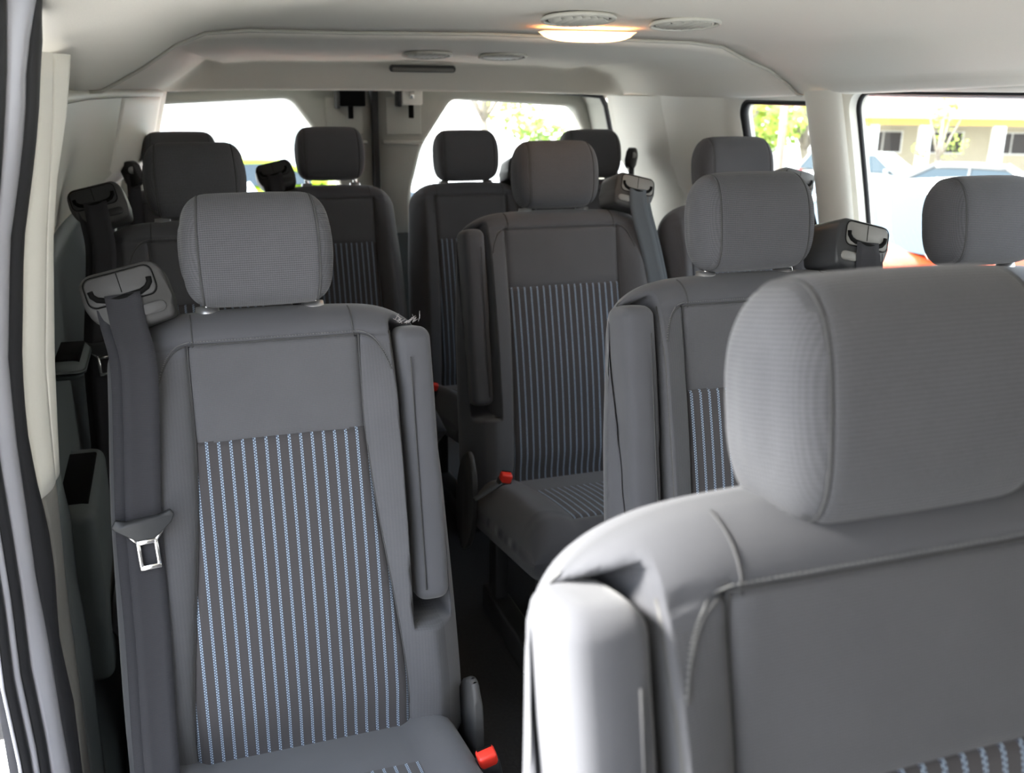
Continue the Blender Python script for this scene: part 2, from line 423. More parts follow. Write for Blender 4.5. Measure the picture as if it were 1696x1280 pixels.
for s, nm in ((-1, 'trim_12'), (1, 'trim_13')):
    pts = [(s*(.90), 3.36, .3), (s*(.895), 3.36, .9), (s*(.86 if s > 0 else .83), 3.36, 1.13), (s*(.835 if s > 0 else .80), 3.36, 1.225), (s*(.81 if s > 0 else .775), 3.36, 1.262), (s*.5, 3.36, 1.290), (0, 3.36, 1.295)]
    struct(tube(nm, pts, .012, 'rubber', n=8), 'black rubber seal around the %s rear door' % ('left' if s < 0 else 'right'))
    # door surround between seal and door
    so_ = [((p[0]), 3.36, p[2]) for p in pts]; si = [(p[0]*1.0-s*.02, DY, p[2]+.0) for p in pts]
    V = []; Fc = []
    for a, b in zip(so_, si): V += [a, b]
    for i in range(len(pts)-1): Fc.append((2*i, 2*i+1, 2*i+3, 2*i+2))
    struct(mesh_obj('trim_14' if s < 0 else 'trim_15', V, Fc, 'doorg'), 'door frame return on the %s' % ('left' if s < 0 else 'right'))

# --- left sliding door jamb and pillar (cross-section strips following the opening)
B0 = [(-0.807, 1.34, 1.312), (-0.821, 1.34, 1.238), (-0.84, 1.34, 1.166), (-0.853, 1.34, 1.091), (-0.87, 1.34, 0.934), (-0.883, 1.34, 0.774), (-0.876, 1.34, 0.728), (-0.879, 1.34, 0.628), (-0.874, 1.34, 0.531), (-0.877, 1.34, 0.295), (-0.878, 1.34, 0.05)]
B1 = [(-0.823, 1.3, 1.314), (-0.833, 1.3, 1.239), (-0.844, 1.3, 1.169), (-0.856, 1.3, 1.097), (-0.876, 1.3, 0.945), (-0.88, 1.3, 0.865), (-0.883, 1.3, 0.79), (-0.884, 1.3, 0.747), (-0.888, 1.3, 0.65), (-0.889, 1.3, 0.557), (-0.892, 1.3, 0.329), (-0.894, 1.3, 0.05)]
B2 = [(-0.828, 1.24, 1.325), (-0.842, 1.24, 1.241), (-0.857, 1.24, 1.175), (-0.874, 1.24, 1.106), (-0.894, 1.24, 0.963), (-0.9, 1.24, 0.887), (-0.897, 1.24, 0.815), (-0.891, 1.24, 0.748), (-0.891, 1.24, 0.681), (-0.898, 1.24, 0.594), (-0.891, 1.24, 0.491), (-0.894, 1.24, 0.376), (-0.896, 1.24, 0.05)]
B3 = [(-0.80, 1.2, 1.43), (-0.821, 1.2, 1.378), (-0.841, 1.2, 1.305), (-0.85, 1.2, 1.243), (-0.865, 1.2, 1.178), (-0.882, 1.2, 1.112), (-0.902, 1.2, 0.974), (-0.906, 1.2, 0.871), (-0.906, 1.2, 0.785), (-0.907, 1.2, 0.695), (-0.904, 1.2, 0.61), (-0.903, 1.2, 0.484), (-0.901, 1.2, 0.408), (-0.901, 1.2, 0.05)]
B4 = [(-0.838, 1.17, 1.43), (-0.848, 1.17, 1.374), (-0.856, 1.17, 1.304), (-0.866, 1.17, 1.244), (-0.878, 1.17, 1.181), (-0.892, 1.17, 1.117), (-0.915, 1.17, 0.983), (-0.921, 1.17, 0.868), (-0.92, 1.17, 0.777), (-0.92, 1.17, 0.697), (-0.923, 1.17, 0.597), (-0.919, 1.17, 0.491), (-0.919, 1.17, 0.417), (-0.919, 1.17, 0.05)]
B5 = [(p[0]-.009, p[1]-.018, p[2]) for p in B4]
def atz(B, z):
    T = sorted((p[2], p[0], p[1]) for p in B)
    x = interp([(a, b) for a, b, c in T], z); y = interp([(a, c) for a, b, c in T], z)
    return Vector((x, y, z))
def strip(name, A, Bb, zs, mat, bulge=0, label=None, n=6, ofs=Vector((0, 0, 0))):
    def f(z, t):
        a, b = atz(A, z), atz(Bb, z); p = a.lerp(b, t); d = (b-a); nrm = Vector((d.y, -d.x, 0)).normalized()
        if nrm.x < 0: nrm = -nrm
        return p+nrm*bulge*math.sin(math.pi*t)+ofs
    return struct(grid(name, f, zs, fr(0, 1, n), mat, thick=.004), label)
wl = [(wall_x(1.40, z, -1)-.01, 1.40, z) for z in fr(0.05, 1.31, 12)]
zt = fr(.785, 1.315, 22); zb = fr(.04, .785, 22)
strip('trim_16', B0, wl, zt, 'cream', 0, 'inner return of cream door pillar')
strip('trim_17', B1, B0, zt, 'cream', .002, 'cream door pillar beside the sliding door')
strip('trim_18', B2, B1, zt, 'cream', .004, 'sunlit front edge of the cream door pillar')
strip('trim_19', B1, B0, zb, 'dgrey', .002, 'dark grey lower door pillar')
strip('trim_20', B0, wl, zb, 'dgrey', 0, 'inner return of grey lower pillar')
strip('trim_21', B2, B1, zb, 'plastl', .004, 'pale lower edge of the door pillar')
zf = fr(.04, 1.43, 40)
strip('trim_22', B3, B2, zf, 'rubber', .006, 'black rubber door seal')
strip('trim_23', B4, B3, zf, 'jamb', .004, 'painted metal door jamb')
strip('trim_24', B5, B4, zf, 'rubber', .004, 'outer black door seal')
B6 = [(p[0]-.006, p[1]-.010, p[2]) for p in B5]; B7 = [(p[0]-.008, p[1]-.016, p[2]) for p in B6]; B8 = [(p[0]-.003, p[1]-.004, p[2]) for p in B7]
strip('trim_25', B6, B5, zf, 'jamb', .003, 'outer lip of the painted door jamb')
strip('trim_26', B7, B6, zf, 'rubber', .004, 'outermost rubber strip of the door opening')
strip('trim_27', B8, B7, zf, 'jamb', .002, 'outer body edge of the door opening')
# body side behind opening and roof rail above it
struct(grid('trim_28', lambda y, z: Vector((lerp(-.972, -.93, ss(1.0, 1.45, z)), y, z)), fr(1.20, 3.5, 6), fr(-.4, 1.46, 12), 'jamb'), 'outer body side behind the sliding door')
struct(tube('trim_29', [(-.86, y, 1.40) for y in fr(-.9, 1.17, 10)], .035, 'jamb', n=10), 'roof rail above the sliding door')
struct(box('trim_30', (-.93, .1, -.05), (.12, 2.1, .10), 'plastg', bev=.01), 'door sill step')
struct(grid('trim_33', lambda y, z: Vector((-.95, y, z)), fr(-1.3, -.35, 4), fr(-.4, 1.45, 4), 'plastg', thick=.03, flip=True), 'added light-blocking panel in place of the front left door')  # unseen windowless panel, added to cut side light from the cab
struct(box('front_light_block', (0, -1.32, .40), (1.95, .06, 1.95), 'plastg', bev=.0))  # unseen wall added across the windscreen to hold back front light
struct(box('trim_34', (.958, 1.1, 1.388), (.05, 4.8, .235), 'jamb', bev=.01), 'body side above the right windows')
struct(box('trim_35', (-1.003, 1.30, .445), (.05, .06, .035), 'plastg', bev=.008), 'grey roller bracket on the body edge at lower left')
# trays moulded on the left side panel
def side_bin(nm, c, sz, label, rec):
    bm = bmesh.new(); bx(bm, c, sz, .022, 4); t = struct(from_bm(nm, bm, 'dgrey'), label)
    box(rec, (c[0]+.004, c[1], c[2]+sz[2]/2-.001), (sz[0]*.62, sz[1]*.74, .008), 'black', t, .003)
side_bin('trim_31', (-.918, 1.80, .43), (.085, .34, .33), 'moulded bin on the left side panel', 'bin_recess')
side_bin('trim_32', (-.925, 2.0, .765), (.075, .20, .035), 'small tray on the left side panel', 'tray_recess')
# ================================================================ SEATS
LEAN = .198; CU, SU = math.cos(LEAN), math.sin(LEAN)
def bp(x, s, n, P0=(-.18, .33)):
    """point on the backrest: x across, s up the back, n towards the front"""
    return Vector((x, P0[0]+s*SU-n*CU, P0[1]+s*CU+n*SU))
class Back:
    def __init__(b, hw, S=.662, c0=.118, c1=.150, arm=0, s_top=.614, s_str=.475):
        b.hw, b.S, b.c0, b.c1, b.arm, b.st, b.ss = hw, S, c0, c1, arm, s_top, s_str
        b.na0, b.na1 = .165, .625; b.xn = hw-.073
    def width(b, s): return b.hw*(1-.0*s)+.012*ss(.5, 0, s)-.016*ss(.35, .66, s)
    def c(b, s): return lerp(b.c1, b.c0, ss(0, .5, s))
    def top(b, a):
        a = abs(a); q = max(0, (a-.52)/.48); return b.S-.012*a*a-.066*(1-math.sqrt(max(0, 1-q**2.4)))
    def front(b, x, s):
        w = b.width(s); c = b.c(s); ax = abs(x)
        n = .012*math.sin(math.pi*min(1, max(0, s/.5)))-.002
        if ax > c:
            t = (ax-c)/(w-c); n += .026*math.sin(math.pi*min(1, t*.95+.02))**.8*ss(.64, .5, s)
            n -= .030*max(0, t-.45)/.55*1.0
        n -= .006*math.exp(-((ax-c)/.0035)**2)*(1 if s < b.st else 0)
        n -= .004*math.exp(-((s-b.st)/.003)**2)
        if ax < c: n -= .004*math.exp(-((s-b.ss)/.0025)**2)
        if ax < c: n += .004*math.sin(math.pi*ax/c)*0
        n -= .012*ss(.07, 0, s)
        return n
    def surf(b, a, v, back=False):
        s_t = b.top(a); s = v*s_t; w = b.width(s); x = a*w
        R = .05; dx = max(0, (abs(x)-(w-R))/R); dv = max(0, (s-(s_t-.045))/.045)
        h = math.sqrt(max(0, 1-dx*dx))*math.sqrt(max(0, 1-dv*dv))
        mid = -.058
        if back: n = mid-.058*h
        else:
            n = mid+(b.front(x, s)-mid)*h
            if b.arm:
                k = ss(b.xn-.004, b.xn+.004, x*b.arm)*(1-ss(b.hw-.016, b.hw-.008, x*b.arm))*ss(b.na0-.006, b.na0+.006, s)*ss(b.na1+.012-(x*b.arm-b.xn)*.3, b.na1-.002-(x*b.arm-b.xn)*.3, s)
                n = lerp(n, min(n, mid-.012), k)
        return x, s, n
def make_back(seat, b, cloth):
    ax = set(fr(-1, 1, 44))
    avals = []
    for a in sorted(ax): avals.append(a)
    cr = b.c0/b.hw; cr1 = b.c1/b.hw
    edges = sorted(set([round(a, 5) for a in avals]+[round(s*(1-e), 5) for s in (-1, 1) for e in (.005, .015, .03, .05, .08)]))
    # x sampled as fraction; snap panel edge with param remap
    def amap(a, s):
        # keep column at |a|=.6 on the panel edge c(s)
        c = b.c(s)/b.width(s); A = abs(a); sg = 1 if a >= 0 else -1
        return sg*(A/.6*c if A <= .6 else c+(A-.6)/.4*(1-c))
    cols = sorted(set([round(x, 4) for x in fr(-.6, .6, 30)]+[round(s*x, 4) for s in (-1, 1) for x in fr(.6, 1, 22)]+[s*x for s in (-1, 1) for x in (.587, .594, .606, .612, .712, .718, .724, .73, .736, .742, .748, .754, .93, .94, .945, .955, .965, .975, .985, .990, .996)]))
    rows = sorted(set([round(x, 4) for x in fr(-.06, .9, 58)]+[round(x, 4) for x in fr(.9, 1, 12)]+[b.ss/b.S+d for d in (-.004, 0, .004)]+[b.st/b.S+d for d in (-.004, 0, .004)]+([b.na0/b.S+d for d in (-.008, 0, .008)] if b.arm else [])+[.997]))
    nc, nr = len(cols), len(rows); P = []; UVs = []; SX = []
    for v in rows:
        for a in cols:
            aa = amap(a, v*b.S); x, s, n = b.surf(aa, v); P.append(bp(x, s, n)); UVs.append((x, s)); SX.append((x, s))
    groups = {'backrest': [], 'side_bolster_l': [], 'side_bolster_r': [], 'upper_panel': [], 'striped_panel': []}
    for i in range(nr-1):
        for j in range(nc-1):
            q = (i*nc+j, i*nc+j+1, (i+1)*nc+j+1, (i+1)*nc+j)
            x = sum(SX[k][0] for k in q)/4; s = sum(SX[k][1] for k in q)/4; am = abs(cols[j]+cols[j+1])/2
            if am < .6 and s < b.st: g = 'striped_panel' if s < b.ss else 'upper_panel'
            elif am < .86 and s < b.st-.015 and am > .6: g = 'side_bolster_l' if cols[j] < 0 else 'side_bolster_r'
            else: g = 'backrest'
            groups[g].append(q)
    # back sheet
    off = len(P)
    for v in rows:
        for a in cols:
            aa = amap(a, v*b.S); x, s, n = b.surf(aa, v, True); P.append(bp(x, s, n)); UVs.append((x, s))
    bf = [(off+i*nc+j, off+(i+1)*nc+j, off+(i+1)*nc+j+1, off+i*nc+j+1) for i in range(nr-1) for j in range(nc-1)]
    for i in range(nr-1):
        bf.append((i*nc, (i+1)*nc, off+(i+1)*nc, off+i*nc)); k = nc-1
        bf.append((i*nc+k, off+i*nc+k, off+(i+1)*nc+k, (i+1)*nc+k))
    for j in range(nc-1): bf.append(((nr-1)*nc+j, (nr-1)*nc+j+1, off+(nr-1)*nc+j+1, off+(nr-1)*nc+j)); bf.append((j, off+j, off+j+1, j+1))
    groups['backrest'] += bf
    res = {}
    mats = {'backrest': 'smooth', 'side_bolster_l': 'bolster', 'side_bolster_r': 'bolster', 'upper_panel': cloth, 'striped_panel': 'stripe'}
    for g, fs in groups.items():
        idx = {}; V = []; UU = []; F2 = []
        for f in fs:
            t = []
            for k in f:
                if k not in idx: idx[k] = len(V); V.append(P[k]); UU.append(UVs[k])
                t.append(idx[k])
            F2.append(tuple(t))
        nm = 'side_bolster' if g.startswith('side') else g
        res[g] = mesh_obj(nm, V, F2, mats[g], seat, uvs=UU)
    return res
CACHE = {}
def cached(key, seat, build):
    """build once; later seats get objects that share the mesh data (with their sub-parts)"""
    if key not in CACHE:
        before = set(bpy.data.objects); build(seat)
        CACHE[key] = [(o, o.parent) for o in bpy.data.objects if o not in before]
        return
    mp = {}
    src = CACHE[key]
    for o, p in sorted(src, key=lambda t: 0 if (t[1] is None or 'label' in t[1] and 'category' in t[1]) else 1):
        c = o.copy(); COL.objects.link(c); mp[o] = c
    for o, p in src: mp[o].parent = mp.get(p, seat)

def head_profile(h, t):
    """closed loop (y,z) of the headrest cross-section, front is -y; uneven: flatter front, rounded top"""
    L = []
    n = 56
    for k in range(n):
        a = 2*math.pi*k/n; c, s = math.cos(a), math.sin(a)
        e = .62 if s > 0 else .5
        y = math.copysign(abs(c)**.62, c)*t/2; z = math.copysign(abs(s)**e, s)*h/2
        if s < 0: y = y*(1-.12*(abs(z)/(h/2))**2)+.004*(abs(z)/(h/2))
        if s > 0: y = y*(1-.22*(z/(h/2))**3)
        L.append((y, z))
    return L
HW_, HH_, HT_ = .211, .1635, .106
def headrest(seat, dz, hx=0, key='headrest'):
    def build(seat):
        w, h, t = HW_, HH_, HT_; prof = head_profile(h, t); n = len(prof)
        us = [-1, -.995, -.985, -.965, -.94, -.91, -.87, -.82, -.80, -.79, -.78, -.77, -.75, -.68]+fr(-.6, .6, 12)+[.68, .75, .77, .78, .79, .80, .82, .87, .91, .94, .965, .985, .995, 1]
        V = []; UU = []; Fc = []
        for u in us:
            a = abs(u); q = max(0, (a-.62)/.38); k = max(0, 1-q**2.7)**.45 if q < 1 else 0
            kz = lerp(k, 1, .0); arc = 0; pv = None
            g = .0022*math.exp(-((a-.785)/.010)**2)
            zs = 1-.03*a*a
            for (y, z) in prof:
                ky = .40+.60*k; kk = .50+.50*k
                r = math.hypot(y, z) or 1
                yy = y*ky*(1-g/r); zz = z*kk*zs*(1-g/r)
                wx = 1.0-.07*max(0, zz/(h/2))**2-.05*max(0, -zz/(h/2))**2
                V.append(Vector((u*w/2*wx, yy, zz)))
                if pv is not None: arc += math.hypot(y-pv[0], z-pv[1])
                pv = (y, z); UU.append((u*w/2+.0, arc))
        m = len(us)
        for i in range(m-1):
            for k in range(n): k2 = (k+1) % n; Fc.append((i*n+k, i*n+k2, (i+1)*n+k2, (i+1)*n+k))
        for i0, sg in ((0, -1), ((m-1)*n, 1)):
            rb = [i0+k for k in range(n)]
            for sc_, bx_ in ((.8, .0018), (.5, .0035), (.2, .0042)):
                b_ = len(V)
                for k in range(n): q_ = V[i0+k]; V.append(Vector((sg*(w/2*.995+bx_), q_.y*sc_, q_.z*sc_))); UU.append((0, 0))
                for k in range(n):
                    k2 = (k+1) % n; f_ = (rb[k], rb[k2], b_+k2, b_+k); Fc.append(f_ if sg > 0 else f_[::-1])
                rb = [b_+k for k in range(n)]
            Fc.append(tuple(rb) if sg > 0 else tuple(rb[::-1]))
        me = mesh_obj('headrest', V, Fc, 'rib', seat, uvs=UU)
        # uv: planar on the front for even ribs
        l = me.data.uv_layers[0]
        for lp in me.data.loops:
            p = V[lp.vertex_index]; side_ = abs(p.x) > .395*w; l.data[lp.index].uv = (p.y*1.0, p.z) if side_ else (p.x, UU[lp.vertex_index][1])
        for s in (-1, 1):
            i = us.index(-.79) if s < 0 else us.index(.79)
            loop = [V[i*n+k]*1.004 for k in range(n)]
            tube('piping', loop, .0018, 'seam', me, n=6, closed=True)
    cached(key, seat, build)
    # place the newest headrest child
    hr = [c for c in seat.children if c.name.startswith('headrest')][-1]
    hr.location = (hx, 0, 1.074+dz); hr.rotation_euler = (-.2, 0, 0)
    return hr
def posts(seat, dz, top, hx):
    for s in (-1, 1):
        x = s*.076+hx
        zt_ = top; y0 = bp(x, top/CU, -.055)
        base = bp(x, .660, -.052)
        cyl('headrest_post', base+Vector((0, -.002, -.03)), Vector((x, .002, 1.074+dz-.04)), .0065, 'chrome', seat, 12)
        sl = cyl('post_sleeve', base+Vector((0, 0, -.012)), base+Vector((0, .002, .006)), .019, 'satin' , seat, 20, .016)

def cushion(seat, b, key):
    def build(seat):
        hw = b.hw-.005; L = .47; th = .13
        us = sorted(set(fr(-1, 1, 40)+[-.995, .995, -.985, .985])); vs = sorted(set(fr(0, 1, 40)+[.99, .995, .98]))
        P = []; UU = []
        def pt(u, v, low=False):
            x = u*hw; y = -.125-v*L; w = hw; c = .150
            ztop = .312+.07*v
            n = .012*math.sin(math.pi*min(1, v))
            if abs(x) > c: t = (abs(x)-c)/(w-c); n += .018*math.sin(math.pi*t)**.8
            n -= .005*math.exp(-((abs(x)-c)/.004)**2)
            n -= .004*math.exp(-((v-.82)/.008)**2)
            dx = max(0, (abs(x)-(w-.045))/.045); dv = max(0, (v-.80)/.20); db = max(0, (.07-v)/.07)
            h = math.sqrt(max(0, 1-dx*dx))*math.sqrt(max(0, 1-dv*dv))*math.sqrt(max(0, 1-db*db))
            mid = ztop-.06
            z = mid+(ztop+n-mid)*h if not low else mid-(.07)*h
            return Vector((x, y, z)), (x, y)
        for low in (False, True):
            for v in vs:
                for u in us: p, uv = pt(u, v, low); P.append(p); UU.append(uv)
        nc = len(us); N1 = nc*len(vs); top = []; ctr = []
        for i in range(len(vs)-1):
            for j in range(nc-1):
                q = (i*nc+j, (i+1)*nc+j, (i+1)*nc+j+1, i*nc+j+1)
                if abs(us[j]+us[j+1])/2*hw < .150 and .36 < vs[i+1] < .83: ctr.append(q)
                else: top.append(q)
                top.append(tuple(N1+k for k in q[::-1]))
        for i in range(len(vs)-1):
            top.append((i*nc, N1+i*nc, N1+(i+1)*nc, (i+1)*nc)); k = nc-1; top.append((i*nc+k, (i+1)*nc+k, N1+(i+1)*nc+k, N1+i*nc+k))
        for nm, fs, mt in (('cushion', top, 'smooth'), ('cushion_insert', ctr, 'stripe')):
            idx = {}; V = []; U2 = []; F2 = []
            for f in fs:
                t = []
                for k in f:
                    if k not in idx: idx[k] = len(V); V.append(P[k]); U2.append(UU[k])
                    t.append(idx[k])
                F2.append(tuple(t))
            mesh_obj(nm, V, F2, mt, seat, uvs=U2)
    cached(key, seat, build)
def base(seat, b, key):
    def build(seat):
        hw = b.hw
        for s in (-1, 1):
            bm = bmesh.new()
            for c, sz in (((s*(hw-.06), -.36, .0), (.05, .44, .08)), ((s*(hw-.06), -.20, .14), (.035, .06, .24)), ((s*(hw-.06), -.52, .14), (.035, .05, .24))):
                bx(bm, c, sz, .006)
            from_bm('leg', bm, 'plast', seat)
        box('seat_pan', (0, -.38, .255), (2*hw-.07, .42, .035), 'plast', seat, .01)
    cached(key, seat, build)
def side_cover(seat, b, sgn):
    x = sgn*(b.hw+.012)
    poly = []
    for k in range(28):
        t = 2*math.pi*k/28; r = 1+.12*math.cos(2*t)
        poly.append((math.cos(t)*(.048 if sgn > 0 else .060)*r, math.sin(t)*(.115 if sgn > 0 else .145)))
    m = Matrix.Translation((x, -.165, .285)) @ Matrix.Rotation(math.radians(90), 4, 'Z') @ Matrix.Rotation(math.radians(-14), 4, 'Y')
    prism('recliner_cover', poly, -.007, .007, 'plastg', seat, .006, m)
def armrest(seat, b, arm):
    xc = arm*(b.hw-.0425); w0 = .054; w1 = .055
    us = sorted(set([round(x, 4) for x in fr(0, 1, 24)+[.003, .006, .01, .015, .02, .028, .997, .994, .99, .985, .98, .972, .965]])); n = 24; V = []; UU = []; Fc = []
    for u in us:
        s = lerp(b.na0+.028, b.na1-.006, u); q = abs(2*u-1); e = max(0, (q-.91)/.09); k = math.sqrt(max(0.0, 1-e*e))*.97+.03
        w = lerp(w1, w0, ss(.3, 1, u)); xm = xc+arm*(.004 if u < .5 else .002)
        for i in range(n):
            a = 2*math.pi*i/n; c, sn = math.cos(a), math.sin(a)
            x = math.copysign(abs(c)**.5, c)*w/2*(.35+.65*k); d = math.copysign(abs(sn)**.5, sn)*.043*(.45+.55*k)
            V.append(bp(xm+x, s, -.030+d-.004*ss(.7, 1, u))); UU.append((x*2, s))
    for i in range(len(us)-1):
        for k in range(n): k2 = (k+1) % n; Fc.append((i*n+k, i*n+k2, (i+1)*n+k2, (i+1)*n+k))
    Fc += [tuple(range(n))[::-1], tuple(range((len(us)-1)*n, len(us)*n))]
    a = mesh_obj('armrest', V, Fc, 'smooth', seat, uvs=UU)
    # stitched seam on the armrest face
    pts = [bp(xc+arm*.002-arm*.011, s, .0145) for s in fr(b.na0+.05, b.na1-.05, 12)]
    tube('armrest_seam', pts, .0011, 'seam', a, n=5)
    # piping along the bolster edge of the recess
    pts = []
    for s in fr(b.na0, b.na1-.01, 26):
        x = arm*(b.xn-.004); nn = b.front(x, s); pts.append(bp(x, s, nn-.004-.004))
    e = pts[0]
    pts = [bp(arm*(b.hw-.012), b.na0-.006, -.04), bp(arm*(b.xn+.02), b.na0-.006, -.02)]+pts
    tube('recess_piping', pts, .0024, 'plastg', seat, n=6)
def seams(seat, b, stitches=False):
    for nm, pts in (('top_seam', [bp(x, b.st+.002*0, b.front(x, b.st)+.0015) for x in fr(-b.c(b.st)*1.0, b.c(b.st)*1.0, 16)]),
                    ('panel_seam', [bp(-b.c(s), s, b.front(-b.c(s), s)+.0022) for s in fr(.03, b.st, 30)]),
                    ('panel_seam', [bp(b.c(s), s, b.front(b.c(s), s)+.0022) for s in fr(.03, b.st, 30)])):
        tube(nm, pts, .0012, 'seam', seat, n=5)
    # shoulder seams running over the top edge
    for sg in (-1, 1):
        pts = []
        for v in fr(b.st/b.S, .995, 12):
            a = sg*(b.c(b.st)/b.hw)*(1-.0*v); x, s, n = b.surf(a, v); pts.append(bp(x, s, n+.0003)+Vector((0, 0, .0003)))
        tube('shoulder_seam', pts, .0011, 'seam', seat, n=5)
        pts = []
        for k in fr(0, 1, 16):
            x = sg*lerp(b.c(b.st), b.xn-.008, k); s = b.st-.010*k-.045*k**3
            pts.append(bp(x, s, b.front(x, s)+.0005))
        tube('bolster_seam', pts, .0012, 'seam', seat, n=5)
        if stitches:
            bm = bmesh.new()
            for i in range(34):
                k = i/33; x = sg*lerp(b.c(b.st), b.xn-.008, k); s = b.st-.010*k-.045*k**3+.0045
                vs = bmesh.ops.create_icosphere(bm, subdivisions=1, radius=1)['verts']
                bmesh.ops.scale(bm, vec=(.0016, .0007, .0007), verts=vs); bmesh.ops.translate(bm, vec=bp(x, s, b.front(x, s)+.0007), verts=vs)
            from_bm('stitching', bm, 'thread', seat)['kind'] = 'stuff'
    if stitches:
        bm = bmesh.new(); c = b.c(b.st); k = int(2*c/.0042)
        for i in range(k):
            x = lerp(-c, c, (i+.5)/k); s = b.st+.0048
            vs = bmesh.ops.create_icosphere(bm, subdivisions=1, radius=1)['verts']
            bmesh.ops.scale(bm, vec=(.0016, .0007, .0007), verts=vs); bmesh.ops.translate(bm, vec=bp(x, s, b.front(x, s)+.0007), verts=vs)
        from_bm('stitching', bm, 'thread', seat)['kind'] = 'stuff'
def belt_tower(seat, b, side, face='plastg', body='plastg', x=None, belt=True, z=1.012, y=-.035, mat='belt', path=None, tongue=None, rz=0):
    """shoulder belt housing standing on the outer shoulder; side -1 left, +1 right"""
    xc = side*.192 if x is None else x
    m = Matrix.Translation((xc, y, z)) @ Matrix.Scale(.86, 4) @ Matrix.Rotation(rz, 4, 'Z') @ Matrix.Rotation(side*math.radians(13), 4, 'Y') @ Matrix.Rotation(math.radians(-16), 4, 'X')
    s = side
    P = [(s*.064, .030), (s*.052, .043), (s*-.050, .043), (s*-.064, .026), (s*-.066, -.018), (s*-.062, -.052), (s*.022, -.060), (s*.058, -.030), (s*.066, -.004)]
    if s > 0: P = P[::-1]
    bd = prism('belt_housing', P, -.028, .075, body, seat, .009, m, seg=3)
    bm = bmesh.new()
    fp = rrect(.104, .046, .012, 4, s*.004, .013)
    prism('face_plate', fp, -.0305, -.024, face, bd, .002, m)
    fr_ = [m @ Vector((p[0], -.0305, p[1])) for p in rrect(.106, .048, .013, 5, s*.004, .013)]
    tube('face_groove', fr_, .0008, 'black', bd, n=5, closed=True)
    sl = [(-.045, .018), (-.044, .010), (-.038, .003), (-.028, -.001), (-.010, -.002), (.010, -.002), (.028, -.001), (.038, .003), (.044, .010), (.045, .018)]
    sl = [(s*.004+p[0], p[1]-.001) for p in sl]
    tube('belt_slot', [m @ Vector((p[0], -.0295, p[1])) for p in sl], [.0042]*10, 'black', bd, n=8)
    cyl('plate_joint', m @ Vector((s*.004, -.0308, .004)), m @ Vector((s*.004, -.0308, .035)), .0006, 'black', bd, 6)
    prism('release_button', rrect(.040, .018, .0085, 5, s*-.034, -.032), -.031, -.026, face, bd, .0015, m)
    if belt:
        w = .046; top = m @ Vector((s*.004, -.033, .001)); low = m @ Vector((s*.010, -.035, -.050))
        pts = [top, low]+[Vector(p) for p in path]
        V = []; UU = []; Fc = []; L = 0; fine = []
        for i in range(len(pts)-1):
            for k in range(6): fine.append(pts[i].lerp(pts[i+1], k/6))
        fine.append(pts[-1])
        # smooth
        for _ in range(6):
            fine = [fine[0]]+[(fine[i-1]+fine[i]*2+fine[i+1])/4 for i in range(1, len(fine)-1)]+[fine[-1]]
        for i, p in enumerate(fine):
            if i: L += (p-fine[i-1]).length
            tw = (m.to_3x3() @ Vector((1, 0, 0))) if i < 3 else Vector((1, side*-.10, 0)).normalized()
            d = (fine[min(i+1, len(fine)-1)]-fine[max(0, i-1)]).normalized(); tw = (tw-d*tw.dot(d)).normalized(); nn = tw.cross(d).normalized()
            for k in range(5):
                f = k/4-.5; V.append(p+tw*w*f+nn*(.001*math.cos(f*6))); UU.append((f*w, L))
        for i in range(len(fine)-1):
            for k in range(4): Fc.append((i*5+k, i*5+k+1, i*5+k+6, i*5+k+5))
        wb = mesh_obj('seat_belt', V, Fc, mat, seat, uvs=UU)
        md = wb.modifiers.new('solid', 'SOLIDIFY'); md.thickness = .0014; md.offset = 0
        # second run of webbing returning behind the first
        off = Vector((side*.014, .012, 0)); V2 = [v+off for v in V[10:]]; n2 = len(V2)//5
        wb2 = mesh_obj('seat_belt', V2, [(i*5+k, i*5+k+1, i*5+k+6, i*5+k+5) for i in range(n2-1) for k in range(4)], mat, seat, uvs=UU[10:])
        wb2.modifiers.new('solid', 'SOLIDIFY').thickness = .0014
        if tongue is not None:
            # nearest point on path by height
            p = min(fine, key=lambda q: abs(q.z-tongue)); mt = Matrix.Translation(p+Vector((0, -.008, 0))) @ Matrix.Rotation(math.radians(-4), 4, 'Y') @ Matrix.Rotation(LEAN*-1.0, 4, 'X')
            P = [(-.041, .006), (-.036, .000), (-.012, -.018), (.012, -.018), (.036, .000), (.041, .010), (.036, .018), (.020, .010), (-.020, .008), (-.034, .016)]
            prism('tongue_cover', P, -.007, .004, 'plast', wb, .002, mt)
            bm = bmesh.new()
            for c, sz, r in (((-.0115, 0, -.038), (.0055, .003, .036), 0), ((.0115, 0, -.038), (.0055, .003, .036), 0), ((0, 0, -.0575), (.028, .003, .007), 0), ((0, 0, -.022), (.028, .003, .007), 0), ((-.017, 0, -.015), (.005, .003, .016), .7), ((.017, 0, -.015), (.005, .003, .016), -.7)):
                bx(bm, c, sz, .001, 1, Matrix.Rotation(-r, 3, 'Y') if r else None)
            bmesh.ops.transform(bm, matrix=mt, verts=bm.verts)
            from_bm('tongue_plate', bm, 'chrome', wb)
